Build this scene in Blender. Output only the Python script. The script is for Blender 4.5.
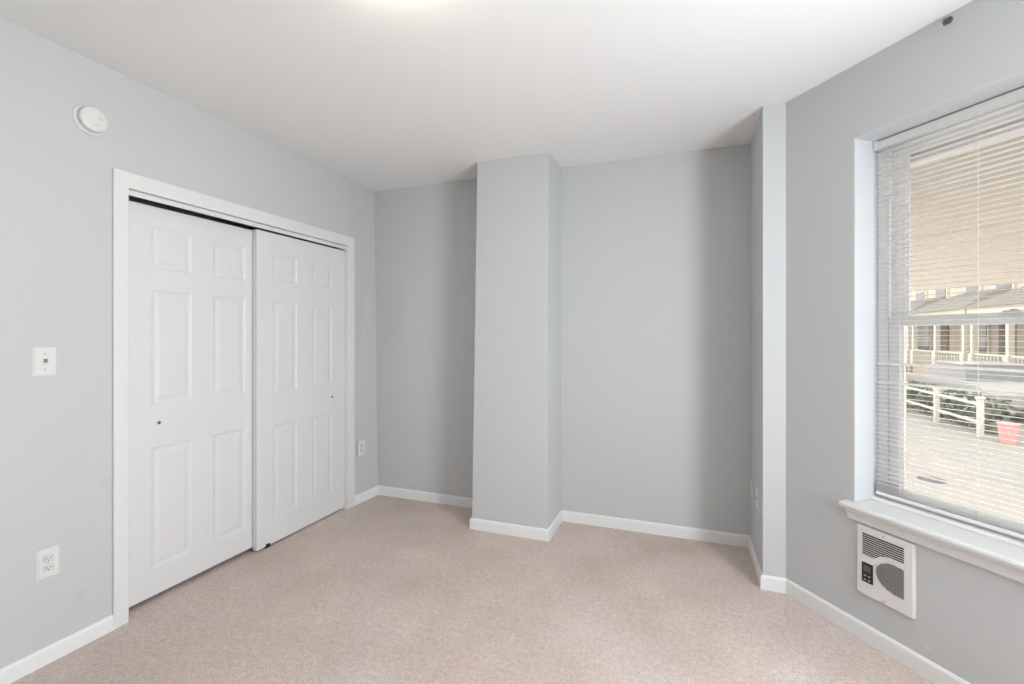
import bpy, bmesh, math, random
from mathutils import Vector, Matrix
random.seed(7)
PI = math.pi
for o in list(bpy.data.objects):
    bpy.data.objects.remove(o)
sc = bpy.context.scene
C = sc.collection

# ------------------------------------------------------------ camera, world, lights, exposure
PSI = math.radians(20.4)
cam_d = bpy.data.cameras.new('camera')
cam = bpy.data.objects.new('camera', cam_d); C.objects.link(cam)
cam.location = (0, 0, 1.36)
cam.rotation_euler = (PI/2, 0, PSI)
cam_d.sensor_width = 36.0
cam_d.lens = 465.0/1024*36.0
cam_d.shift_y = -7.0/1024
cam_d.clip_start = 0.05; cam_d.clip_end = 300
sc.camera = cam
sc.view_settings.view_transform = 'Standard'
sc.view_settings.look = 'None'
sc.view_settings.exposure = 0.04
sc.view_settings.gamma = 1.0
sc.view_settings.use_curve_mapping = False

world = bpy.data.worlds.new('world'); sc.world = world
world.use_nodes = True
wn = world.node_tree.nodes; wl = world.node_tree.links
bg = wn['Background']
tc = wn.new('ShaderNodeTexCoord'); sep = wn.new('ShaderNodeSeparateXYZ'); ramp = wn.new('ShaderNodeValToRGB')
wl.new(tc.outputs['Generated'], sep.inputs[0]); wl.new(sep.outputs['Z'], ramp.inputs[0])
ramp.color_ramp.elements[0].position = 0.0; ramp.color_ramp.elements[0].color = (0.95, 0.93, 0.88, 1)
ramp.color_ramp.elements[1].position = 0.6; ramp.color_ramp.elements[1].color = (0.86, 0.93, 1.0, 1)
wl.new(ramp.outputs[0], bg.inputs['Color'])
bg.inputs['Strength'].default_value = 2.8

def area(name, loc, direction, sx, sy, power, col):
    d = bpy.data.lights.new(name, 'AREA'); d.shape = 'RECTANGLE'; d.size = sx; d.size_y = sy
    d.energy = power; d.color = col
    o = bpy.data.objects.new(name, d); C.objects.link(o); o.location = loc
    o.rotation_euler = Vector(direction).to_track_quat('-Z', 'Y').to_euler()
    return o
# daylight entering by the front bay window beside the viewpoint
area('daylight_front_bay_window', (1.60, 0.82, 1.43), (-1, 0, 0), 1.0, 1.5, 80, (0.91, 0.955, 1.0))
LAMP_GLOW = 20.0

# ------------------------------------------------------------ measured plan
H = 2.588
XL = -2.48
YB = 3.326
P0 = Vector((0.50, 2.807))
A = math.radians(38.5)
T = Vector((math.sin(A), -math.cos(A))); N = Vector((math.cos(A), math.sin(A)))
WROT = -math.radians(51.5)
def W(s, p):
    q = P0 + T*s + N*p
    return (q.x, q.y)

# ------------------------------------------------------------ materials
def mat(name, col, rough=0.6, spec=0.5, metal=0.0, noise=None, bump=None, scale=40.0):
    m = bpy.data.materials.new(name); m.use_nodes = True
    nt = m.node_tree; b = nt.nodes['Principled BSDF']
    b.inputs['Roughness'].default_value = rough
    b.inputs['Metallic'].default_value = metal
    b.inputs['Specular IOR Level'].default_value = spec
    b.inputs['Base Color'].default_value = (*col, 1)
    tcn = nt.nodes.new('ShaderNodeTexCoord')
    nz = nt.nodes.new('ShaderNodeTexNoise'); nz.inputs['Scale'].default_value = scale
    nz.inputs['Detail'].default_value = 3
    nt.links.new(tcn.outputs['Object'], nz.inputs['Vector'])
    v = noise if noise is not None else 0.02
    mx = nt.nodes.new('ShaderNodeMix'); mx.data_type = 'RGBA'
    mx.inputs['A'].default_value = (*[c*(1-v) for c in col], 1)
    mx.inputs['B'].default_value = (*[min(1, c*(1+v)) for c in col], 1)
    nt.links.new(nz.outputs['Fac'], mx.inputs['Factor'])
    nt.links.new(mx.outputs['Result'], b.inputs['Base Color'])
    if bump:
        bp = nt.nodes.new('ShaderNodeBump'); bp.inputs['Strength'].default_value = bump
        bp.inputs['Distance'].default_value = 0.001
        nt.links.new(nz.outputs['Fac'], bp.inputs['Height'])
        nt.links.new(bp.outputs['Normal'], b.inputs['Normal'])
    return m

M_wall = mat('grey_wall_paint', (0.569, 0.582, 0.590), 0.55, 0.35, bump=0.15, scale=220)
M_ceil = mat('ceiling_paint', (0.88, 0.875, 0.865), 0.9, 0.2, bump=0.1, scale=150)
M_trim = mat('white_trim_paint', (0.75, 0.752, 0.75), 0.35, 0.5, noise=0.01)
M_base = mat('white_baseboard_paint', (0.82, 0.82, 0.815), 0.35, 0.5, noise=0.01)
M_door = mat('white_door_paint', (0.73, 0.727, 0.727), 0.42, 0.5, noise=0.01)
M_plate = mat('white_plastic', (0.73, 0.73, 0.72), 0.35, 0.5, noise=0.005)
M_off = mat('offwhite_plastic', (0.68, 0.675, 0.66), 0.4, 0.5, noise=0.005)
M_heat = mat('warm_white_enamel', (0.80, 0.775, 0.755), 0.4, 0.5, noise=0.01)
M_vinyl = mat('white_vinyl', (0.92, 0.92, 0.92), 0.4, 0.5, noise=0.005)
M_slatm = mat('white_blind_slat', (0.95, 0.945, 0.93), 0.5, 0.4, noise=0.005)
_nt = M_slatm.node_tree; _b = _nt.nodes['Principled BSDF']; _o = _nt.nodes['Material Output']
_tl = _nt.nodes.new('ShaderNodeBsdfTranslucent'); _tl.inputs['Color'].default_value = (0.97, 0.96, 0.92, 1)
_mx = _nt.nodes.new('ShaderNodeMixShader'); _mx.inputs[0].default_value = 0.3
_nt.links.new(_b.outputs[0], _mx.inputs[1]); _nt.links.new(_tl.outputs[0], _mx.inputs[2]); _nt.links.new(_mx.outputs[0], _o.inputs[0])
M_black = mat('black_plastic', (0.012, 0.012, 0.013), 0.4)
M_dark = mat('dark_recess', (0.02, 0.02, 0.02), 0.8)
M_grill = mat('dark_grille_steel', (0.10, 0.10, 0.10), 0.5, metal=0.3)
M_metal = mat('brushed_metal', (0.45, 0.45, 0.44), 0.3, metal=1.0)
M_screen = mat('grey_display', (0.13, 0.13, 0.14), 0.25)
M_slot = mat('slot_grey', (0.08, 0.08, 0.08), 0.6)
M_cord = mat('white_cord', (0.85, 0.83, 0.78), 0.8, noise=0.05)
M_hook = mat('dark_grey_metal', (0.09, 0.09, 0.09), 0.5)
M_lampglass = mat('lamp_metal', (0.8, 0.8, 0.8), 0.3)

def scuffs(m, spots):
    nt = m.node_tree; b = nt.nodes['Principled BSDF']; src = b.inputs['Base Color'].links[0].from_socket
    for (p, r0, r1, k) in spots:
        g = nt.nodes.new('ShaderNodeNewGeometry'); d = nt.nodes.new('ShaderNodeVectorMath'); d.operation = 'DISTANCE'
        nt.links.new(g.outputs['Position'], d.inputs[0]); d.inputs[1].default_value = p
        mr = nt.nodes.new('ShaderNodeMapRange'); nt.links.new(d.outputs['Value'], mr.inputs[0])
        mr.inputs[1].default_value = r0; mr.inputs[2].default_value = r1; mr.inputs[3].default_value = k; mr.inputs[4].default_value = 1.0
        sc_ = nt.nodes.new('ShaderNodeVectorMath'); sc_.operation = 'SCALE'
        nt.links.new(src, sc_.inputs[0]); nt.links.new(mr.outputs[0], sc_.inputs['Scale']); src = sc_.outputs[0]
    nt.links.new(src, b.inputs['Base Color'])
scuffs(M_wall, [((-2.48, 1.247, 0.223), 0.008, 0.030, 0.93), ((-2.48, 1.337, 0.70), 0.002, 0.012, 0.90), ((0.90, 2.30, 0.12), 0.004, 0.02, 1.08)])

def mat_carpet():
    m = bpy.data.materials.new('beige_pile_carpet'); m.use_nodes = True
    nt = m.node_tree; b = nt.nodes['Principled BSDF']; L = nt.links
    b.inputs['Roughness'].default_value = 1.0; b.inputs['Specular IOR Level'].default_value = 0.05
    tcn = nt.nodes.new('ShaderNodeTexCoord')
    def nz(s, d=2, r=0.5):
        n = nt.nodes.new('ShaderNodeTexNoise'); n.inputs['Scale'].default_value = s; n.inputs['Detail'].default_value = d
        n.inputs['Roughness'].default_value = r
        L.new(tcn.outputs['Object'], n.inputs['Vector']); return n
    fine = nz(170, 3, 0.7); mid = nz(42, 3); big = nz(2.6, 3); 
    vor = nt.nodes.new('ShaderNodeTexVoronoi'); vor.inputs['Scale'].default_value = 190
    L.new(tcn.outputs['Object'], vor.inputs['Vector'])
    r = nt.nodes.new('ShaderNodeValToRGB'); L.new(fine.outputs['Fac'], r.inputs[0])
    r.color_ramp.elements[0].position = 0.30; r.color_ramp.elements[0].color = (0.48, 0.40, 0.365, 1)
    r.color_ramp.elements[1].position = 0.70; r.color_ramp.elements[1].color = (0.90, 0.77, 0.72, 1)
    def mul(col, fac, lo, hi, a=0.3, c=0.7):
        rr = nt.nodes.new('ShaderNodeMapRange'); L.new(fac, rr.inputs[0])
        rr.inputs[1].default_value = a; rr.inputs[2].default_value = c
        rr.inputs[3].default_value = lo; rr.inputs[4].default_value = hi
        mm = nt.nodes.new('ShaderNodeVectorMath'); mm.operation = 'SCALE'
        L.new(col, mm.inputs[0]); L.new(rr.outputs[0], mm.inputs['Scale']); return mm.outputs[0]
    c1 = mul(r.outputs[0], mid.outputs['Fac'], 0.91, 1.09)
    c2 = mul(c1, big.outputs['Fac'], 0.93, 1.06)
    # worn brownish patches against the pinker pile
    pat = nz(1.5, 4, 0.6); pr = nt.nodes.new('ShaderNodeMapRange'); L.new(pat.outputs['Fac'], pr.inputs[0])
    pr.inputs[1].default_value = 0.42; pr.inputs[2].default_value = 0.60
    px = nt.nodes.new('ShaderNodeMix'); px.data_type = 'RGBA'; px.blend_type = 'MULTIPLY'
    L.new(pr.outputs[0], px.inputs['Factor']); L.new(c2, px.inputs['A']); px.inputs['B'].default_value = (0.955, 0.925, 0.865, 1)
    L.new(px.outputs['Result'], b.inputs['Base Color'])
    ad = nt.nodes.new('ShaderNodeMath'); ad.operation = 'ADD'
    L.new(fine.outputs['Fac'], ad.inputs[0]); L.new(vor.outputs['Distance'], ad.inputs[1])
    bp = nt.nodes.new('ShaderNodeBump'); bp.inputs['Strength'].default_value = 0.8; bp.inputs['Distance'].default_value = 0.004
    L.new(ad.outputs[0], bp.inputs['Height']); L.new(bp.outputs['Normal'], b.inputs['Normal'])
    return m
M_carpet = mat_carpet()

def mat_glass():
    m = bpy.data.materials.new('window_glass'); m.use_nodes = True
    nt = m.node_tree; nt.nodes.clear()
    out = nt.nodes.new('ShaderNodeOutputMaterial'); mix = nt.nodes.new('ShaderNodeMixShader')
    tr = nt.nodes.new('ShaderNodeBsdfTransparent'); gl = nt.nodes.new('ShaderNodeBsdfGlossy')
    gl.inputs['Roughness'].default_value = 0.0
    tr.inputs['Color'].default_value = (0.99, 0.99, 0.99, 1)
    mix.inputs[0].default_value = 0.04
    nt.links.new(tr.outputs[0], mix.inputs[1]); nt.links.new(gl.outputs[0], mix.inputs[2])
    nt.links.new(mix.outputs[0], out.inputs[0]); return m
M_glass = mat_glass()
def mat_emit(name, col, s):
    m = bpy.data.materials.new(name); m.use_nodes = True
    b = m.node_tree.nodes['Principled BSDF']
    b.inputs['Base Color'].default_value = (0.9, 0.9, 0.88, 1)
    b.inputs['Emission Color'].default_value = (*col, 1); b.inputs['Emission Strength'].default_value = s
    return m
# outdoors
M_awn = mat('tan_awning_metal', (0.55, 0.475, 0.40), 0.6, noise=0.04, scale=6)
M_awnw = mat('white_awning_bar', (0.85, 0.85, 0.83), 0.4)
M_flash = mat('grey_flashing', (0.80, 0.79, 0.78), 0.6)
M_ground = mat('pale_street_concrete', (0.33, 0.29, 0.235), 0.9, noise=0.12, scale=1.2)
M_walk = mat('tan_brick_sidewalk', (0.36, 0.30, 0.24), 0.9, noise=0.15, scale=3)
M_cream = mat('cream_siding', (0.58, 0.51, 0.40), 0.8, noise=0.05, scale=3)
M_pink = mat('pink_beige_stucco', (0.55, 0.47, 0.40), 0.8, noise=0.05, scale=3)
M_roof = mat('grey_shingle', (0.24, 0.205, 0.165), 0.9, noise=0.2, scale=8)
M_outtrim = mat('exterior_cream_trim', (0.66, 0.60, 0.50), 0.6)
M_pane = mat('dark_house_glass', (0.16, 0.15, 0.14), 0.15)
M_tanwall = mat('tan_masonry', (0.55, 0.43, 0.30), 0.9, noise=0.1, scale=5)
M_green = mat('grey_green_foliage', (0.30, 0.31, 0.24), 0.9, noise=0.3, scale=8)
M_car1 = mat('grey_car_paint', (0.30, 0.26, 0.22), 0.3)
M_car2 = mat('beige_car_paint', (0.42, 0.39, 0.35), 0.3)
M_rubber = mat('rubber', (0.03, 0.03, 0.03), 0.8)
M_red = mat('faded_red_plastic', (0.70, 0.36, 0.32), 0.5)
M_iron = mat('cast_iron', (0.12, 0.11, 0.10), 0.7)

# ------------------------------------------------------------ helpers
def box(bm, x0, x1, y0, y1, z0, z1, bev=0.0, seg=2):
    b2 = bmesh.new()
    vs = [b2.verts.new((x, y, z)) for x in (x0, x1) for y in (y0, y1) for z in (z0, z1)]
    for f in ((0,1,3,2), (4,6,7,5), (0,4,5,1), (2,3,7,6), (0,2,6,4), (1,5,7,3)):
        b2.faces.new([vs[i] for i in f])
    if bev > 0:
        bmesh.ops.bevel(b2, geom=b2.edges[:], offset=bev, segments=seg, profile=0.5, affect='EDGES')
    join(bm, b2)
def join(bm, b2, mtx=None):
    if mtx is not None: bmesh.ops.transform(b2, matrix=mtx, verts=b2.verts[:])
    me = bpy.data.meshes.new('tmp'); b2.to_mesh(me); b2.free(); bm.from_mesh(me); bpy.data.meshes.remove(me)
def prism(bm, pts, z0, z1, top=None):
    """vertical prism over plan points; top = other plan points for a lean"""
    top = top or pts
    a = [bm.verts.new((p[0], p[1], z0)) for p in pts]; b = [bm.verts.new((p[0], p[1], z1)) for p in top]
    n = len(pts)
    bm.faces.new(a[::-1]); bm.faces.new(b)
    for i in range(n): bm.faces.new((a[i], a[(i+1)%n], b[(i+1)%n], b[i]))
def extr(bm, prof, x0, x1):
    """profile of (y, z) extruded along x"""
    a = [bm.verts.new((x0, y, z)) for y, z in prof]; b = [bm.verts.new((x1, y, z)) for y, z in prof]
    n = len(prof); bm.faces.new(a); bm.faces.new(b[::-1])
    for i in range(n): bm.faces.new((a[i], b[i], b[(i+1)%n], a[(i+1)%n]))
def lathe(bm, prof, seg=32, mtx=None):
    """profile of (r, h) turned about local z"""
    b2 = bmesh.new(); rings = []
    for r, h in prof:
        if r < 1e-6: rings.append([b2.verts.new((0, 0, h))])
        else: rings.append([b2.verts.new((r*math.cos(2*PI*i/seg), r*math.sin(2*PI*i/seg), h)) for i in range(seg)])
    for a, b in zip(rings, rings[1:]):
        for i in range(seg):
            j = (i+1) % seg
            if len(a) == 1 and len(b) == 1: continue
            if len(a) == 1: b2.faces.new((a[0], b[i], b[j]))
            elif len(b) == 1: b2.faces.new((a[i], b[0], a[j]))
            else: b2.faces.new((a[i], b[i], b[j], a[j]))
    join(bm, b2, mtx)
def tube(bm, pts, r, seg=8):
    pts = [Vector(p) for p in pts]; rings = []
    for i, p in enumerate(pts):
        d = (pts[min(i+1, len(pts)-1)] - pts[max(i-1, 0)]).normalized()
        q = d.to_track_quat('Z', 'X')
        rings.append([bm.verts.new(p + q @ Vector((r*math.cos(2*PI*k/seg), r*math.sin(2*PI*k/seg), 0))) for k in range(seg)])
    for a, b in zip(rings, rings[1:]):
        for k in range(seg): bm.faces.new((a[k], a[(k+1)%seg], b[(k+1)%seg], b[k]))
    bm.faces.new(rings[0][::-1]); bm.faces.new(rings[-1])
INTO = Matrix.Rotation(PI/2, 4, 'X')          # local z -> -y  (out of a wall towards the room)
def at(x, y, z): return Matrix.Translation((x, y, z))
def obj(name, bm, m, parent=None, smooth=False, loc=None, rot=None):
    bmesh.ops.recalc_face_normals(bm, faces=bm.faces[:])
    me = bpy.data.meshes.new(name); bm.to_mesh(me); bm.free()
    for mm in (m if isinstance(m, (list, tuple)) else [m]): me.materials.append(mm)
    if smooth:
        for p in me.polygons: p.use_smooth = True
    o = bpy.data.objects.new(name, me); C.objects.link(o)
    if parent: o.parent = parent
    if loc: o.location = loc
    if rot is not None: o.rotation_euler = (0, 0, rot)
    return o
def B(): return bmesh.new()
def bx(*a, **k):
    bm = B(); box(bm, *a, **k); return bm
def empty(name, loc=(0, 0, 0), rz=0.0, parent=None):
    o = bpy.data.objects.new(name, None); C.objects.link(o); o.location = loc; o.rotation_euler = (0, 0, rz)
    if parent: o.parent = parent
    return o
def struct(o): o['kind'] = 'structure'; return o
def tag(o, label, cat, group=None, kind=None):
    o['label'] = label; o['category'] = cat
    if group: o['group'] = group
    if kind: o['kind'] = kind
    return o
def dup(o, parent=None):
    c = o.copy(); C.objects.link(c); c.parent = parent
    for ch in [k for k in o.children]: dup(ch, c)
    return c

# ------------------------------------------------------------ room shell
A_in = W(1.60, 0)                                   # inner corner of the bay
XF = A_in[0]                                        # plane of the front bay wall
YF0, YF1 = A_in[1], 0.10
Q = (XF - 1.6*math.sin(A), YF1 - 1.6*math.cos(A))   # end of rear angled bay wall
YR = -2.0
room = [(XL, YB), (0.45, YB), (0.45, 2.85), W(0, 0.05), W(1.6, 0.1), (XF+0.1, YF1), (Q[0]+0.05, Q[1]), (Q[0], YR), (XL, YR)]
bm = B(); prism(bm, [(XL-0.75, 1.3), (XL-0.75, 3.1), (XL-0.02, 3.1), (XL-0.02, YB+0.05), (0.5, YB+0.05), (0.55, 2.87), W(0.1, 0.1), W(1.66, 0.1), (XF+0.1, YF1), (Q[0]+0.06, Q[1]), (Q[0]+0.05, YR-0.05), (XL-0.02, YR-0.05), (XL-0.02, 1.3)], -0.06, 0)
struct(obj('floor', bm, M_carpet))
bm = B(); prism(bm, [(XL-0.1, YB+0.1), (0.5, YB+0.1), W(0, 0.26), W(1.75, 0.26), (XF+0.26, YF1), (Q[0]+0.2, Q[1]), (Q[0]+0.15, YR-0.1), (XL-0.1, YR-0.1)], H, H+0.12)
struct(obj('ceiling', bm, M_ceil))

# left wall with closet opening
CY0, CY1, CZ = 1.430, 2.955, 2.056
bm = B()
box(bm, XL-0.1, XL, YR-0.1, CY0, 0, H)
box(bm, XL-0.1, XL, CY0, CY1, CZ, H)
# right of the closet the old plaster leans a little
prism(bm, [(XL-0.1, CY1), (XL, CY1), (XL+0.022, YB), (XL+0.022, YB+0.1), (XL-0.1, YB+0.1)], 0, H,
      top=[(XL-0.1, CY1), (XL, CY1), (XL-0.018, YB), (XL-0.018, YB+0.1), (XL-0.1, YB+0.1)])
struct(obj('wall_left', bm, M_wall))
# closet interior
bm = B()
box(bm, XL-0.78, XL-0.70, 1.3, 3.1, 0, 2.45); box(bm, XL-0.70, XL-0.1, 1.22, 1.3, 0, 2.45)
box(bm, XL-0.70, XL-0.1, 3.1, 3.18, 0, 2.45); box(bm, XL-0.78, XL-0.1, 1.22, 3.18, 2.45, 2.5)
struct(obj('wall_closet', bm, M_wall))
bm = B(); box(bm, XL-0.1, 0.5, YB, YB+0.1, 0, H); struct(obj('wall_back', bm, M_wall))
# boxed chase standing in front of the back wall
bm = B(); prism(bm, [(-1.402, 2.965), (-0.852, 2.965), (-0.852, YB), (-1.402, YB)], 0, H,
                top=[(-1.382, 3.012), (-0.858, 3.012), (-0.858, YB), (-1.382, YB)])
struct(obj('wall_column', bm, M_wall))
bm = B(); prism(bm, [(0.392, 2.807), (0.507, 2.807), (0.54, 2.86), (0.54, YB+0.1), (0.392, YB+0.1)], 0, H)
struct(obj('wall_pier', bm, M_wall))
# angled bay wall in wall coordinates: x = s along it, y = p into it
S0, S1, Z0, Z1 = 0.355, 1.30, 0.602, 2.258
def angled_panel(name, loc, rz, s_end, mirror=False):
    bm = B(); th = 0.22
    box(bm, 0, S0, 0, th, 0, H); box(bm, S1, s_end, 0, th, 0, H)
    box(bm, S0, S1, 0, th, 0, Z0-0.03); box(bm, S0, S1, 0, th, Z1, H)
    return struct(obj(name, bm, M_wall, loc=loc, rot=rz))
angled_panel('wall_right', (P0.x, P0.y, 0), WROT, 1.60)
# front bay wall with its window opening and the rear angled one, both beside / behind the viewpoint
bm = B()
L_ = YF0-YF1
box(bm, XF, XF+0.22, YF1, YF1+0.2, 0, H); box(bm, XF, XF+0.22, YF0-0.2, YF0+0.1, 0, H)
box(bm, XF, XF+0.22, YF1+0.2, YF0-0.2, 0, 0.6); box(bm, XF, XF+0.22, YF1+0.2, YF0-0.2, 2.258, H)
struct(obj('wall_front', bm, M_wall))
rl = (XF, YF1, 0); rr_ = -PI/2 - A
bm = B()
box(bm, 0, 1.60, 0, 0.22, 0, H)
struct(obj('wall_front_rear', bm, M_wall, loc=rl, rot=rr_))
bm = B(); box(bm, Q[0], Q[0]+0.1, YR-0.1, Q[1]+0.02, 0, H); box(bm, XL-0.1, Q[0]+0.1, YR-0.1, YR, 0, H)
struct(obj('wall_rear', bm, M_wall))

# ------------------------------------------------------------ baseboards
def base_profile(h=0.076, t=0.013):
    return [(0, 0), (t, 0), (t, h-0.012), (t-0.003, h-0.004), (t-0.008, h), (0, h)]
def baseboard(name, pts, h=0.076):
    """moulding on the room side (right-hand side walking along pts)"""
    pts = [Vector(p) for p in pts]; prof = base_profile(h); n = len(pts); rings = []
    nor = []
    for a, b in zip(pts, pts[1:]):
        d = (b-a).normalized(); nor.append(Vector((d.y, -d.x)))
    for i, p in enumerate(pts):
        if i == 0: m = nor[0]
        elif i == n-1: m = nor[-1]
        else:
            m = nor[i-1]+nor[i]; m = m/ (m.dot(nor[i]))
        rings.append([(p + m*o_, z) for o_, z in prof])
    bm = B()
    vr = [[bm.verts.new((q.x, q.y, z)) for q, z in r] for r in rings]; k = len(prof)
    for a, b in zip(vr, vr[1:]):
        for j in range(k): bm.faces.new((a[j], b[j], b[(j+1)%k], a[(j+1)%k]))
    bm.faces.new(vr[0][::-1]); bm.faces.new(vr[-1])
    return struct(obj(name, bm, M_base))
baseboard('baseboard_left', [(XL, YR), (XL, 1.368)], 0.070)
baseboard('baseboard_left_corner', [(XL, 3.036), (XL+0.022, YB), (-1.402, YB)])
baseboard('baseboard_back', [(-1.402, YB), (-1.402, 2.965), (-0.852, 2.965), (-0.852, YB), (0.392, YB)])
baseboard('baseboard_right', [(0.392, YB), (0.392, 2.807), (0.503, 2.807), W(1.6, 0), (XF, YF1), Q, (Q[0], YR)])

# ------------------------------------------------------------ closet casing (trim), track fascia, doors
bm = B()
def casing_board(bm, y0, y1, z0, z1):
    box(bm, XL-0.001, XL+0.015, y0, y1, z0, z1, bev=0.003, seg=2)
casing_board(bm, 1.368, CY0, 0.0, 2.131)
casing_board(bm, CY1, 3.036, 0.0, 2.131)
casing_board(bm, CY0-0.002, CY1+0.002, CZ, 2.131)
struct(obj('trim_1', bm, M_trim))
bm = B()   # jamb lining
box(bm, XL-0.1, XL-0.0005, CY0-0.004, CY0+0.002, 0, CZ-0.0005); box(bm, XL-0.1, XL-0.0005, CY1-0.002, CY1+0.004, 0, CZ-0.0005)
box(bm, XL-0.018, XL-0.006, CY0, CY1, 2.029, CZ-0.0015, bev=0.001)       # fascia hiding the track
struct(obj('trim_2', bm, M_trim))
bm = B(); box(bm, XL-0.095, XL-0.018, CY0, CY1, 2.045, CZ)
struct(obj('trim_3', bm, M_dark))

def panel_leaf(w, z0, z1, rects, th=0.034):
    """six panel leaf; x 0..w, front face at y=0 looking -y; z0..z1; rects=(x0,x1,za,zb)"""
    bm = B()
    xs = sorted({0, w, *[r[0] for r in rects], *[r[1] for r in rects]})
    zs = sorted({z0, z1, *[r[2] for r in rects], *[r[3] for r in rects]})
    def quad(p): bm.faces.new([bm.verts.new(q) for q in p])
    for i in range(len(xs)-1):
        for j in range(len(zs)-1):
            cx, cz = (xs[i]+xs[i+1])/2, (zs[j]+zs[j+1])/2
            if any(r[0] < cx < r[1] and r[2] < cz < r[3] for r in rects): continue
            quad([(xs[i], 0, zs[j]), (xs[i+1], 0, zs[j]), (xs[i+1], 0, zs[j+1]), (xs[i], 0, zs[j+1])])
    for x0, x1, za, zb in rects:
        steps = [(0, 0), (0.006, 0.0035), (0.013, 0.0055), (0.020, 0.0055), (0.042, 0.0012), (0.046, 0.0008)]
        rings = [[(x0+o_, d, za+o_), (x1-o_, d, za+o_), (x1-o_, d, zb-o_), (x0+o_, d, zb-o_)] for o_, d in steps]
        for a, b in zip(rings, rings[1:]):
            for k in range(4): quad([a[k], a[(k+1)%4], b[(k+1)%4], b[k]])
        quad(rings[-1])
    quad([(0, th, z0), (0, th, z1), (w, th, z1), (w, th, z0)])
    quad([(0, 0, z0), (0, 0, z1), (0, th, z1), (0, th, z0)]); quad([(w, 0, z0), (w, th, z0), (w, th, z1), (w, 0, z1)])
    quad([(0, 0, z0), (0, th, z0), (w, th, z0), (w, 0, z0)]); quad([(0, 0, z1), (w, 0, z1), (w, th, z1), (0, th, z1)])
    bmesh.ops.remove_doubles(bm, verts=bm.verts[:], dist=1e-5)
    return bm
def door(name, xplane, y0, y1, z0, z1, cols, rows, pull):
    root = struct(empty(name, (xplane, y0, 0), PI/2))
    rects = [(c0-y0, c1-y0, za, zb) for (c0, c1) in cols for (za, zb) in rows]
    struct_leaf = obj('door_leaf', panel_leaf(y1-y0, z0, z1, rects), M_door, root)
    bm = B(); m = at(pull[0]-y0, 0, pull[1]) @ INTO
    lathe(bm, [(0.0, 0.001), (0.0045, 0.001), (0.0065, 0.004), (0.0085, 0.004), (0.0095, 0.002), (0.010, 0.0)], 20, m)
    o = obj('finger_pull', bm, M_metal, root, smooth=True); o['label'] = 'small round metal finger pull'
    bm = B(); lathe(bm, [(0, 0.0015), (0.006, 0.0032), (0.0062, 0.0)], 16, at(pull[0]-y0+0.001, -0.001, pull[1]) @ INTO)
    o2 = obj('pull_hole', bm, M_slot, o, smooth=True)
    return root
d1 = door('door_1', XL-0.062, 1.425, 2.200, 0.030, 2.016, [(1.577, 1.784), (1.908, 2.116)], [(0.168, 0.786), (1.003, 1.588), (1.697, 1.910)], (1.612, 0.908))
d2 = door('door_2', XL-0.022, 2.162, 2.9515, 0.012, 2.019, [(2.286, 2.484), (2.622, 2.822)], [(0.168, 0.772), (0.986, 1.580), (1.715, 1.884)], (2.822, 0.892))
# floor guide seen as a black nub under the front door
o = obj('floor_guide', bx(0.066, 0.100, -0.001, 0.03, 0.0, 0.026, bev=0.002), M_black, d2); o['label'] = 'black plastic floor guide under the door edge'

# ------------------------------------------------------------ smoke alarm
def smoke_alarm():
    t = empty('smoke_alarm', (XL, 1.284, 2.314), PI/2)
    tag(t, 'round white smoke alarm mounted high on the left wall', 'smoke alarm')
    bm = B(); lathe(bm, [(0.066, 0), (0.066, 0.006), (0.063, 0.010), (0, 0.010)], 48, INTO)
    obj('base_plate', bm, M_plate, t, True)
    bm = B(); lathe(bm, [(0.056, 0.010), (0.056, 0.019), (0.050, 0.021), (0.0, 0.021)], 48, INTO)
    obj('sensor_gap', bm, M_off, t, True)
    bm = B(); lathe(bm, [(0.046, 0.020), (0.054, 0.022), (0.055, 0.030), (0.051, 0.036), (0.040, 0.039), (0, 0.041)], 48, INTO)
    c = obj('cover', bm, M_plate, t, True)
    bm = B(); lathe(bm, [(0.0, 0.0445), (0.006, 0.0445), (0.0075, 0.041), (0.0075, 0.038)], 20, at(0.020, 0, 0.008) @ INTO)
    obj('test_button', bm, M_off, t, True)
    bm = B()
    for k in range(5): box(bm, -0.022+k*0.008, -0.019+k*0.008, -0.0405, -0.036, -0.032, -0.018)
    obj('vent_slots', bm, M_off, t)
smoke_alarm()

# ------------------------------------------------------------ plates
def plate_mesh(w=0.072, h=0.116, d=0.0065):
    bm = B(); box(bm, -w/2, w/2, -0.0035, 0, -h/2, h/2, bev=0.0012)
    box(bm, -w/2+0.005, w/2-0.005, -d, -0.002, -h/2+0.005, h/2-0.005, bev=0.002)
    return bm
def screw(t, z, d=0.0065):
    bm = B(); lathe(bm, [(0.0028, d-0.001), (0.0028, d+0.0006), (0, d+0.001)], 12, at(0, 0, z) @ INTO)
    return obj('screw', bm, M_metal, t, True)
def switch():
    t = empty('light_switch', (XL, 1.126, 1.250), PI/2)
    tag(t, 'white toggle light switch on the left wall beside the closet trim', 'light switch')
    obj('wall_plate', plate_mesh(0.076, 0.120), M_plate, t)
    bm = B(); box(bm, -0.0075, 0.0075, -0.0085, -0.005, -0.0145, 0.0145, bev=0.001)
    obj('toggle_surround', bm, M_off, t)
    bm = B(); box(bm, -0.0045, 0.0045, -0.019, -0.004, -0.003, 0.012, bev=0.001)
    o = obj('toggle', bm, mat('grey_toggle', (0.28, 0.28, 0.26), 0.5), t); o['label'] = 'grey toggle lever flipped up'
    screw(t, 0.032); screw(t, -0.032)
switch()
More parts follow.
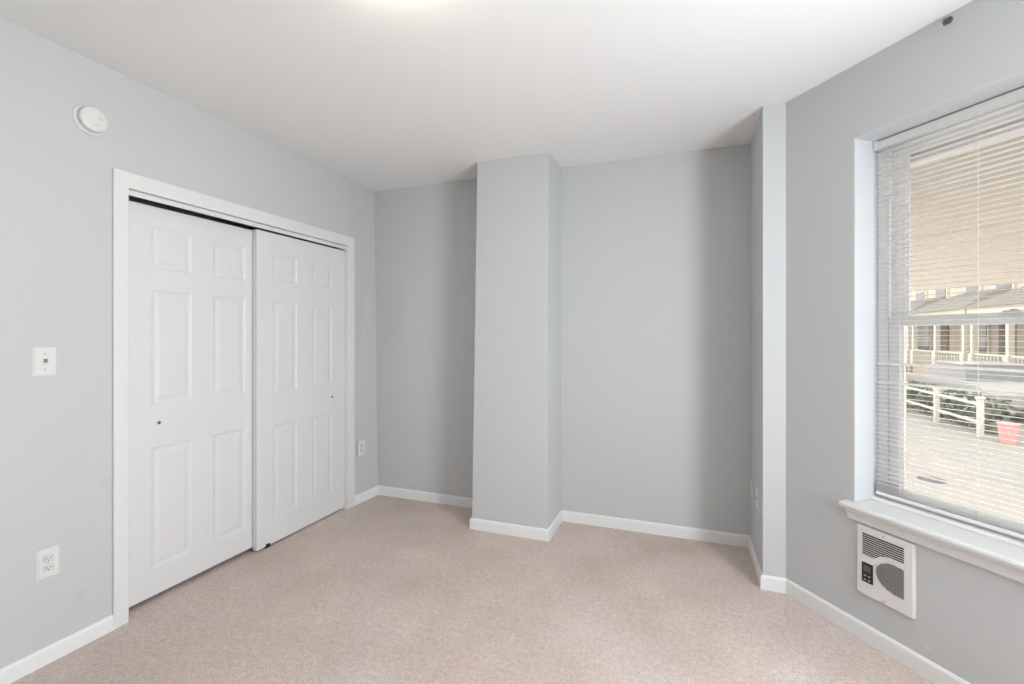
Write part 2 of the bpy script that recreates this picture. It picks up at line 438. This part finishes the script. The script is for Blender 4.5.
def outlet(loc, rz, label, w=0.074, h=0.120, group='wall outlets'):
    t = empty('outlet', loc, rz); tag(t, label, 'outlet', group)
    obj('wall_plate', plate_mesh(w, h), M_plate, t)
    for sz in (0.0195, -0.0195):
        bm = B(); lathe(bm, [(0.0165, 0.005), (0.0165, 0.0078), (0.0155, 0.0084), (0, 0.0084)], 28, at(0, 0, sz) @ INTO)
        # flatten the round face top and bottom
        for v in bm.verts: v.co.z = max(sz-0.0135, min(sz+0.0135, v.co.z))
        r = obj('receptacle', bm, M_off, t)
        bm = B()
        box(bm, -0.0078, -0.0055, -0.0088, -0.008, sz-0.003, sz+0.0065); box(bm, 0.0055, 0.0078, -0.0088, -0.008, sz-0.002, sz+0.0055)
        lathe(bm, [(0.0026, 0.008), (0.0026, 0.0088), (0, 0.0088)], 12, at(0, 0, sz-0.008) @ INTO)
        # the grey ring below paints the shadow gap around the receptacle
        obj('slots', bm, M_slot, r)
        bm = B(); lathe(bm, [(0.0185, 0.0062), (0.0185, 0.0069), (0.0168, 0.0069), (0.0168, 0.006)], 28, at(0, 0, sz) @ INTO)
        for v in bm.verts: v.co.z = max(sz-0.0150, min(sz+0.0150, v.co.z))
        obj('shadow_ring', bm, mat('outlet_gap_shade', (0.45, 0.45, 0.44), 0.7), r)
    screw(t, 0.0)
    return t
outlet((XL, 1.137, 0.415), PI/2, 'white duplex outlet low on the left wall under the light switch')
outlet((XL+0.010, 3.118, 0.443), PI/2, 'small white outlet between closet trim and the far left corner', 0.085, 0.122)
# two plates on the return side of the pier
t = empty('outlet', (0.392, 3.235, 0.405), -PI/2); tag(t, 'white outlet plate on the pier side nearer the back wall', 'outlet', 'wall outlets')
obj('wall_plate', plate_mesh(0.075, 0.115), M_plate, t)
obj('receptacle', bx(-0.0165, 0.0165, -0.0085, -0.005, -0.033, 0.033, bev=0.001), M_off, t); screw(t, 0.046); screw(t, -0.046)
t = empty('cable_plate', (0.392, 2.985, 0.425), -PI/2); tag(t, 'white cable wall plate on the pier side nearer the room', 'wall plate')
obj('wall_plate', plate_mesh(0.075, 0.112), M_plate, t)
bm = B(); lathe(bm, [(0.0055, 0.006), (0.0055, 0.013), (0.003, 0.014), (0, 0.014)], 12, INTO); obj('connector', bm, M_metal, t, True)
screw(t, 0.042); screw(t, -0.042)

# ------------------------------------------------------------ dark hook under the ceiling
hk = empty('wall_hook', (*W(0.716, 0), 2.562), WROT)
tag(hk, 'small dark hook on the angled wall just under the ceiling', 'hook')
bm = B(); lathe(bm, [(0.013, 0), (0.013, 0.003), (0.009, 0.006), (0, 0.006)], 20, INTO); obj('rosette', bm, M_hook, hk, True)
bm = B(); tube(bm, [(0, -0.004, 0.0), (0, -0.020, 0.0), (0, -0.030, -0.006), (0, -0.033, -0.015), (0, -0.028, -0.022), (0, -0.021, -0.022), (0, -0.016, -0.016)], 0.0035)
obj('hook', bm, M_hook, hk, True)

# ------------------------------------------------------------ ceiling lamp (above the frame, it lights the room)
lx, ly = -0.88, 1.20
t = empty('ceiling_lamp', (lx, ly, H)); tag(t, 'round flush ceiling lamp above the middle of the room', 'lamp')
bm = B(); lathe(bm, [(0.10, 0), (0.10, -0.02), (0.0, -0.02)], 32); obj('canopy', bm, M_plate, t, True)
bm = B(); lathe(bm, [(0.125, -0.02), (0.14, -0.045), (0.12, -0.075), (0.07, -0.095), (0, -0.102)], 32)
obj('glass_shade', bm, mat_emit('lit_glass', (1.0, 0.91, 0.66), LAMP_GLOW), t, True)

# ------------------------------------------------------------ window_1
win = struct(empty('window_1', (P0.x, P0.y, 0), WROT))
bm = B()
box(bm, S0, S0+0.004, 0.0005, 0.15, Z0, Z1); box(bm, S1-0.004, S1, 0.0005, 0.15, Z0, Z1); box(bm, S0, S1, 0.0005, 0.15, Z1-0.004, Z1)
obj('reveal_lining', bm, mat('pale_grey_reveal_paint', (0.62, 0.64, 0.66), 0.5, 0.35), win)
bm = B()   # stool
prof = [(0.15, 0.600), (-0.036, 0.600), (-0.043, 0.596), (-0.046, 0.588), (-0.043, 0.577), (-0.036, 0.572), (0.15, 0.572)]
a = S0-0.035; b = S1+0.035
extr(bm, [p for p in prof if p[0] < 0] + [(0.0, 0.572), (0.0, 0.600)], a, b)
extr(bm, [(0.0, 0.600), (0.15, 0.600), (0.15, 0.572), (0.0, 0.572)], S0, S1)
obj('window_stool', bm, M_trim, win)
bm = B(); extr(bm, [(0, 0.572), (-0.028, 0.572), (-0.028, 0.562), (-0.020, 0.552), (-0.016, 0.540), (-0.014, 0.526), (-0.010, 0.520), (0, 0.520)], S0-0.018, S1+0.018)
obj('apron', bm, M_trim, win)
bm = B(); box(bm, S0+0.004, S1-0.004, 0.105, 0.15, 0.60, 0.614, bev=0.003)
obj('sill_stop', bm, M_vinyl, win)
# vinyl frame
FY0, FY1 = 0.150, 0.218
bm = B()
fw_ = 0.045
box(bm, S0+0.004, S0+fw_, FY0, FY1, 0.60, Z1-0.004, bev=0.002); box(bm, S1-fw_, S1-0.004, FY0, FY1, 0.60, Z1-0.004, bev=0.002)
box(bm, S0+fw_, S1-fw_, FY0, FY1, Z1-0.052, Z1-0.004, bev=0.002); box(bm, S0+fw_, S1-fw_, FY0, FY1, 0.60, 0.632, bev=0.002)
# tracks for the sashes
for x in (S0+fw_, S1-fw_-0.010):
    box(bm, x, x+0.010, 0.179, 0.183, 0.632, Z1-0.052)
    box(bm, x, x+0.006, 0.1505, 0.156, 1.45, Z1-0.052)
obj('window_frame', bm, M_vinyl, win)
def sash(name, y0, y1, z0, z1, top, bot, st=0.082):
    bm = B(); x0, x1 = S0+fw_+0.002, S1-fw_-0.002
    box(bm, x0, x0+st-0.03, y0, y1, z0, z1, bev=0.003); box(bm, x1-st+0.03, x1, y0, y1, z0, z1, bev=0.003)
    box(bm, x0+st-0.033, x1-st+0.033, y0, y1, z1-top, z1, bev=0.003); box(bm, x0+st-0.033, x1-st+0.033, y0, y1, z0, z0+bot, bev=0.003)
    # glazing bead
    for a_, b_ in ((x0+st-0.032, x0+st-0.022), (x1-st+0.022, x1-st+0.032)): box(bm, a_, b_, y0+0.006, y1-0.006, z0+bot-0.002, z1-top+0.002)
    o = obj(name, bm, M_vinyl, win)
    obj('glass_pane', bx(x0+st-0.03, x1-st+0.03, (y0+y1)/2-0.002, (y0+y1)/2+0.002, z0+bot-0.004, z1-top+0.004), M_glass, o)
    return o
lower = sash('lower_sash', 0.154, 0.178, 0.632, 1.446, 0.046, 0.030)
upper = sash('upper_sash', 0.184, 0.208, 1.412, Z1-0.052, 0.036, 0.035)
bm = B(); box(bm, 0.80, 0.86, 0.146, 0.156, 1.440, 1.452, bev=0.002); lathe(bm, [(0.012, 0), (0.012, 0.010), (0, 0.012)], 16, at(0.83, 0.156, 1.446))
obj('sash_lock', bm, M_plate, lower)

# ------------------------------------------------------------ venetian blind
bl = empty('venetian_blind', (P0.x, P0.y, 0), WROT)
tag(bl, 'white mini venetian blind hanging lowered inside the window recess', 'blind')
BX0, BX1 = S0+0.008, S1-0.010
bm = B(); box(bm, BX0, BX1, 0.118, 0.147, 2.213, 2.247, bev=0.0015)
obj('headrail', bm, M_slatm, bl)
for xb in (BX0-0.002, BX1-0.012):
    obj('end_bracket', bx(xb, xb+0.014, 0.115, 0.149, 2.210, 2.2535, bev=0.001), M_plate, bl)
bm = B(); rnd = random.Random(3)
PITCH = 0.0213; z = 0.698; k = 0
def slat(bm, z, tilt=0.0, sag=0.0, w=0.0235):
    """slightly crowned strip; positive tilt lowers the room edge"""
    b2 = B(); nseg = 4; L = []
    for xx, dz in ((BX0+0.008, sag), (BX1-0.008, -sag)):
        row = []
        for layer in (0, 1):
            for i in range(nseg+1):
                u = -0.5 + i/nseg
                yy = u*w; zz = 0.0012*(1-4*u*u) - layer*0.0006
                row.append(b2.verts.new((xx, 0.130 + yy*math.cos(tilt) + zz*math.sin(tilt)*0, z + dz + zz + yy*math.sin(tilt))))
        L.append(row)
    m_ = nseg+1
    for i in range(nseg):
        b2.faces.new((L[0][i], L[1][i], L[1][i+1], L[0][i+1]))
        b2.faces.new((L[0][m_+i], L[0][m_+i+1], L[1][m_+i+1], L[1][m_+i]))
    b2.faces.new((L[0][0], L[0][m_], L[1][m_], L[1][0])); b2.faces.new((L[0][nseg], L[1][nseg], L[1][m_+nseg], L[0][m_+nseg]))
    join(bm, b2)
zs_list = []
while z < 2.207:
    tilt = math.radians(-1.5) + rnd.uniform(-0.015, 0.015); sag = rnd.uniform(-0.0006, 0.0006)
    if abs(z-1.2265) < PITCH/2: tilt = math.radians(24)
    if abs(z-1.144) < PITCH/2: tilt = math.radians(20)
    if abs(z-1.987) < PITCH/2: tilt = math.radians(-8); sag = -0.008
    slat(bm, z, tilt, sag); zs_list.append(z); z += PITCH
for i in range(5): slat(bm, 0.651+i*0.0080, 0.0)
o = obj('slats', bm, M_slatm, bl, smooth=False)
obj('bottom_rail', bx(BX0+0.006, BX1-0.006, 0.119, 0.141, 0.628, 0.644, bev=0.003), M_vinyl, bl)
for s in (0.47, 0.745, 1.19):
    bm = B()
    for y in ((0.1175,) if s == 0.745 else (0.1175, 0.1425)): tube(bm, [(s, y, 0.644), (s, y, 2.215)], 0.0007, 5)
    obj('ladder_cord', bm, M_cord, bl)

# ------------------------------------------------------------ wall heater
ht = empty('wall_heater', (*W(0.491, 0), 0.360), WROT)
tag(ht, 'white electric wall heater with dark grilles under the window sill', 'heater')
hw, hh = 0.117, 0.154
bm = B(); box(bm, -hw, hw, -0.013, 0.0, -hh, hh, bev=0.010, seg=4)
obj('front_cover', bm, M_heat, ht)
def grille(name, outline, step=0.0075, dirx=1):
    """dark recess plate with pale louvre bars; outline(x,z)->inside"""
    pass
# upper grille: rectangle with a wave cut from its lower edge
up = [(-0.088, 0.120), (0.078, 0.122), (0.078, 0.056), (0.050, 0.058), (0.020, 0.062), (-0.005, 0.060), (-0.024, 0.050), (-0.034, 0.030), (-0.050, 0.028), (-0.088, 0.026)]
up = [(-0.088, 0.122), (0.078, 0.122), (0.078, 0.058), (0.030, 0.058), (0.005, 0.054), (-0.018, 0.044), (-0.034, 0.030), (-0.046, 0.026), (-0.088, 0.028)]
lo_ = [(0.078, 0.026)] + [(0.020 - 0.052*math.sin(q), -0.026 + 0.052*math.cos(q)) for q in [i*PI/2/9*1.0 for i in range(0, 10)]] + [(-0.024, -0.050), (-0.008, -0.068), (0.016, -0.080), (0.045, -0.088), (0.078, -0.088)]
lo_ = [(0.078, 0.030), (0.040, 0.036), (0.012, 0.030), (-0.010, 0.018), (-0.026, -0.002), (-0.031, -0.026), (-0.025, -0.048), (-0.010, -0.066), (0.014, -0.080), (0.045, -0.088), (0.078, -0.090)]
def plate(bm, pts, y0, y1):
    a = [bm.verts.new((x, y0, z)) for x, z in pts]; b = [bm.verts.new((x, y1, z)) for x, z in pts]; n = len(pts)
    bm.faces.new(a); bm.faces.new(b[::-1])
    for i in range(n): bm.faces.new((a[i], a[(i+1)%n], b[(i+1)%n], b[i]))
def span(pts, z):
    xs = []
    for i in range(len(pts)):
        (x0, z0), (x1, z1) = pts[i], pts[(i+1) % len(pts)]
        if (z0-z)*(z1-z) < 0: xs.append(x0 + (z-z0)/(z1-z0)*(x1-x0))
    return (min(xs), max(xs)) if len(xs) >= 2 else None
for nm, pts, st_, wd in (('upper_grille', up, 0.0092, 0.0020), ('lower_grille', lo_, 0.0066, 0.0030)):
    bm = B(); plate(bm, pts, -0.0136, -0.010)
    g = obj(nm, bm, M_black, ht); g['label'] = 'dark louvred grille opening'
    bm = B(); z = min(p[1] for p in pts) + st_*0.6
    while z < max(p[1] for p in pts)-0.002:
        sp = span(pts, z)
        if sp: box(bm, sp[0], sp[1], -0.0162, -0.0134, z-wd/2, z+wd/2)
        z += st_
    obj('louvre_bars', bm, M_heat if nm == 'upper_grille' else mat('grey_louvre', (0.36, 0.355, 0.34), 0.5), g)
pn = obj('control_panel', bx(-0.090, -0.043, -0.0155, -0.010, -0.092, -0.006, bev=0.0015), M_black, ht); pn['label'] = 'black control panel with small screen'
obj('display', bx(-0.081, -0.052, -0.0162, -0.015, -0.044, -0.018), M_screen, pn)
for (x, z) in ((-0.075, -0.062), (-0.058, -0.062), (-0.075, -0.080), (-0.058, -0.080)):
    obj('button', bx(x-0.005, x+0.005, -0.0168, -0.015, z-0.0035, z+0.0035, bev=0.001), mat('button_grey', (0.35, 0.35, 0.35), 0.5), pn)
for z in (0.138, -0.140):
    bm = B(); lathe(bm, [(0.004, 0.012), (0.004, 0.014), (0, 0.015)], 12, at(0, 0, z) @ INTO); obj('screw', bm, M_metal, ht, True)

# ------------------------------------------------------------ bay windows beside and behind the viewpoint
def plain_window(name, loc, rz, x0, x1):
    w = struct(empty(name, loc, rz)); bm = B()
    for a_, b_, c_, d_ in ((x0, x0+0.05, 0.6, 2.258), (x1-0.05, x1, 0.6, 2.258), (x0+0.05, x1-0.05, 0.6, 0.65), (x0+0.05, x1-0.05, 2.208, 2.258), (x0+0.05, x1-0.05, 1.405, 1.445)):
        box(bm, a_, b_, 0.15, 0.20, c_, d_)
    obj('window_frame', bm, M_vinyl, w)
    obj('glass_pane', bx(x0+0.05, x1-0.05, 0.174, 0.178, 0.65, 2.208), M_glass, w)
plain_window('window_2', (XF, YF0, 0), -PI/2, 0.2, L_-0.2)

# ------------------------------------------------------------ outdoors
G = -0.90
bm = B(); box(bm, 1.9, 60, -20, 80, G-0.1, G); struct(obj('street', bm, M_ground))
bm = B(); box(bm, 2.4, 4.4, -6, 60, G, G+0.05); struct(obj('sidewalk', bm, M_walk))
# awning above the window
aw = empty('window_awning', (*W(0.8, 0.22), 2.20), WROT)
tag(aw, 'tan slatted metal awning sloping out above the window', 'awning')
n_s = 11; pa, za, pb, zb = 0.045, 2.225-2.20, 1.10, 1.655-2.20
for i in range(n_s):
    u0, u1 = i/n_s, (i+1)/n_s
    bm = B(); y0 = pa+(pb-pa)*u0; y1 = pa+(pb-pa)*(u1+0.012); z0_ = za+(zb-za)*u0; z1_ = za+(zb-za)*u1 - 0.004
    ym = y0+(y1-y0)*0.12
    extr(bm, [(y0, z0_), (ym, z0_-0.012), (y1, z1_-0.004), (y1, z1_+0.008), (ym, z0_+0.004), (y0, z0_+0.010)], -1.25, 1.0)
    obj('awning_slat', bm, M_awn, aw)
bm = B(); extr(bm, [(0.0, -0.070), (0.045, -0.070), (0.045, 0.05), (0.0, 0.05)], -1.25, 1.0); obj('mounting_rail', bm, M_flash, aw)
for x in (-1.2, 0.95):
    bm = B(); tube(bm, [(x, 0.02, -0.9), (x, 1.05, zb+0.01)], 0.012, 8); obj('support_arm', bm, M_awnw, aw)

# houses across the street, parallel to it
def house(y0, w, wall, roofm, label, X=11.0, porch=True, hz=6.4):
    t = empty('row_house', (X, y0, G)); tag(t, label, 'house', 'row houses across the street')
    obj('front_wall', bx(1.8, 8, 0, w, 0.0, hz), wall, t)
    bm = B(); box(bm, 1.55, 1.8, 0, w-0.02, hz-0.5, hz-0.25); box(bm, 1.45, 1.8, 0, w-0.02, hz-0.25, hz+0.05); obj('cornice', bm, M_outtrim, t)
    obj('chimney', bx(4, 4.6, w*0.5, w*0.5+0.5, hz, hz+1.0), M_tanwall, t)
    obj('porch_floor', bx(0, 1.8, 0.1, w-0.1, 0, 0.75), M_tanwall, t)
    # hipped porch roof
    bm = B(); e = 0.25; zr = 3.35
    v = [bm.verts.new(p) for p in ((-e, 0.03, zr), (-e, w-0.05, zr), (1.8, w-0.05, zr), (1.8, 0.03, zr), (0.9, 0.8, zr+0.65), (0.9, w-0.8, zr+0.65), (1.8, w-0.8, zr+0.95), (1.8, 0.8, zr+0.95))]
    for f in ((0,1,5,4), (1,2,6,5), (3,0,4,7), (4,5,6,7), (0,3,2,1)): bm.faces.new([v[i] for i in f])
    obj('porch_roof', bm, roofm, t)
    obj('porch_beam', bx(-0.12, 0.12, 0.05, w-0.12, 2.98, zr), M_outtrim, t)
    for yy in (0.25, w*0.5, w-0.35):
        bm = B(); box(bm, -0.14, 0.14, yy-0.14, yy+0.14, 0.75, 1.5); box(bm, -0.09, 0.09, yy-0.09, yy+0.09, 1.5, 2.98); obj('porch_post', bm, M_outtrim, t)
    bm = B()
    box(bm, -0.05, 0.05, 0.3, w-0.4, 1.45, 1.53)
    for k in range(int(w/0.22)): box(bm, -0.03, 0.03, 0.35+k*0.22, 0.40+k*0.22, 0.85, 1.45)
    obj('porch_railing', bm, M_outtrim, t)
    d = obj('front_door', bx(1.72, 1.82, 0.6, 1.6, 0.75, 2.9), M_roof, t)
    for (a_, b_, c_, d_) in ((2.4, 4.4, 1.4, 2.8), (0.7, 1.7, 4.0, 5.5), (3.0, 4.0, 4.0, 5.5)):
        fr = obj('window', bx(1.70, 1.82, a_-0.12, b_+0.12, c_-0.12, d_+0.12), M_outtrim, t)
        bm = B()
        box(bm, 1.67, 1.71, a_, b_, c_, (c_+d_)/2-0.04); box(bm, 1.67, 1.71, a_, b_, (c_+d_)/2+0.04, d_)
        obj('pane', bm, M_pane, fr)
    bm = B()
    for k in range(4): box(bm, -0.3*(k+1), 0.0, 0.5, 1.7, 0, 0.75-0.18*(k+1))
    obj('front_steps', bm, M_ground, t)
specs = [(14.2, M_pink, 'pinkish row house nearest along the street seen through the blind'),
         (19.4, M_cream, 'cream row house with hipped porch roof, second along the street'),
         (24.6, M_pink, 'pale row house in the middle of the street row'),
         (29.8, M_cream, 'cream row house fourth along the street beyond the porch roofs'),
         (35.0, M_pink, 'farthest row house at the left end of the view')]
for y0, m, lab in specs: house(y0, 5.18, m, M_roof, lab)
bm = B(); box(bm, 9.3, 9.6, 10, 42, G, G+0.55); tg = obj('garden_wall', bm, M_tanwall); tag(tg, 'low tan masonry wall running before the row houses', 'wall')
# parked cars
def car(name, loc, m, label):
    t = empty(name, loc); tag(t, label, 'car', None)
    bm = B(); w = 1.75
    side = [(-2.2, 0.35), (-2.25, 0.75), (-2.1, 0.95), (-1.2, 1.02), (1.2, 1.02), (2.05, 0.88), (2.25, 0.65), (2.2, 0.35)]
    a = [bm.verts.new((-w/2, y, z)) for y, z in side]; b = [bm.verts.new((w/2, y, z)) for y, z in side]
    bm.faces.new(a); bm.faces.new(b[::-1])
    for i in range(len(side)): bm.faces.new((a[i], b[i], b[(i+1)%len(side)], a[(i+1)%len(side)]))
    bmesh.ops.bevel(bm, geom=bm.edges[:], offset=0.05, segments=2, affect='EDGES')
    obj('car_body', bm, m, t)
    bm = B(); cab = [(-1.5, 1.0), (-1.1, 1.42), (0.35, 1.44), (1.05, 1.0)]
    a = [bm.verts.new((-w/2+0.06+ (0.12 if z > 1.2 else 0), y, z)) for y, z in cab]; b = [bm.verts.new((w/2-0.06-(0.12 if z > 1.2 else 0), y, z)) for y, z in cab]
    bm.faces.new(a); bm.faces.new(b[::-1])
    for i in range(4): bm.faces.new((a[i], b[i], b[(i+1)%4], a[(i+1)%4]))
    obj('cabin_glass', bm, M_pane, t)
    obj('car_roof', bx(-w/2+0.16, w/2-0.16, -1.12, 0.38, 1.41, 1.47, bev=0.02), m, t)
    for sx in (-1, 1):
        for sy in (-1.4, 1.4):
            bm = B(); lathe(bm, [(0, -0.1), (0.24, -0.1), (0.32, -0.08), (0.33, 0.0), (0.32, 0.1), (0, 0.1)], 20, at(sx*0.78, sy, 0.33) @ Matrix.Rotation(PI/2, 4, 'Y')); obj('wheel', bm, M_rubber, t)
car('parked_car', (8.05, 17.8, G), M_car2, 'beige car parked across the street behind the hedge')
# clipped hedge with a cream post fence before it
hd = empty('hedge', (6.66, 13.6, G)); tag(hd, 'low grey green hedge behind the cream fence posts', 'hedge')
bm = B(); rh = random.Random(11)
for k in range(5200):
    q = Vector((rh.uniform(-0.25, 0.25), rh.uniform(0, 15), rh.uniform(0.05, 0.78)))
    d = Vector((rh.uniform(-1, 1), rh.uniform(-1, 1), rh.uniform(-1, 1))).normalized()*0.09
    e = d.cross(Vector((rh.random(), rh.random(), 1))).normalized()*0.06
    bm.faces.new([bm.verts.new(p) for p in (q-d, q+e, q+d, q-e)])
obj('foliage', bm, M_green, hd)
for k in range(16):
    bm = B(); tube(bm, [(0, 0.3+k*0.95, 0), (0.03, 0.33+k*0.95, 0.4), (-0.02, 0.28+k*0.95, 0.7)], 0.02, 6); obj('stem', bm, M_tanwall, hd)
fe = empty('post_fence', (6.10, 13.2, G)); tag(fe, 'low cream post and rail fence before the hedge', 'fence')
for k in range(9):
    bm = B(); box(bm, -0.05, 0.05, k*1.9-0.05, k*1.9+0.05, 0, 0.85, bev=0.01); box(bm, -0.07, 0.07, k*1.9-0.07, k*1.9+0.07, 0.85, 0.89, bev=0.01); obj('post', bm, M_outtrim, fe)
for z in (0.30, 0.70): obj('rail', bx(-0.015, 0.015, 0, 15.2, z, z+0.06), M_outtrim, fe)
# red bin
t = empty('trash_bin', (6.35, 12.75, G)); tag(t, 'faded red bin on the street before the fence', 'bin')
bm = B(); lathe(bm, [(0, 0), (0.13, 0), (0.17, 0.38), (0.155, 0.38), (0.12, 0.02)], 16); obj('bin_body', bm, M_red, t)
bm = B(); lathe(bm, [(0.18, 0.38), (0.18, 0.41), (0, 0.43)], 16); obj('bin_lid', bm, M_red, t)
# drain cover
bm = B(); lathe(bm, [(0, 0.012), (0.16, 0.012), (0.18, 0.0)], 28); t = obj('manhole_cover', bm, M_iron, loc=(3.53, 8.88, G+0.052)); tag(t, 'small dark round cover set in the tan sidewalk', 'manhole cover')
# shrubs before the garden wall
def shrub(loc, s, label):
    t = empty('shrub', loc); tag(t, label, 'shrub', 'shrubs by the street')
    bm = B(); r = random.Random(int(loc[1]*10))
    for k in range(260):
        q = Vector((r.gauss(0, 1), r.gauss(0, 1), r.gauss(0, 1))).normalized()*s*r.uniform(0.55, 1)
        q.z = abs(q.z)*0.9 + s*0.25
        d = Vector((r.uniform(-1, 1), r.uniform(-1, 1), r.uniform(-1, 1))).normalized()*0.10; e = d.cross(Vector((r.random(), r.random(), 1))).normalized()*0.05
        bm.faces.new([bm.verts.new(p) for p in (q-d, q+e, q+d, q-e)])
    obj('foliage', bm, M_green, t)
    bm = B()
    for k in range(5): tube(bm, [(0, 0, 0), (r.uniform(-.3, .3)*s, r.uniform(-.3, .3)*s, s*0.8)], 0.015, 5)
    obj('stem', bm, M_tanwall, t)
for (x, y, s, lab) in ((8.65, 25.0, 0.5, 'grey green shrub by the tan wall, the nearer of two'), (8.6, 30.5, 0.5, 'grey green shrub by the tan wall, the farther of two')):
    shrub((x, y, G), s, lab)
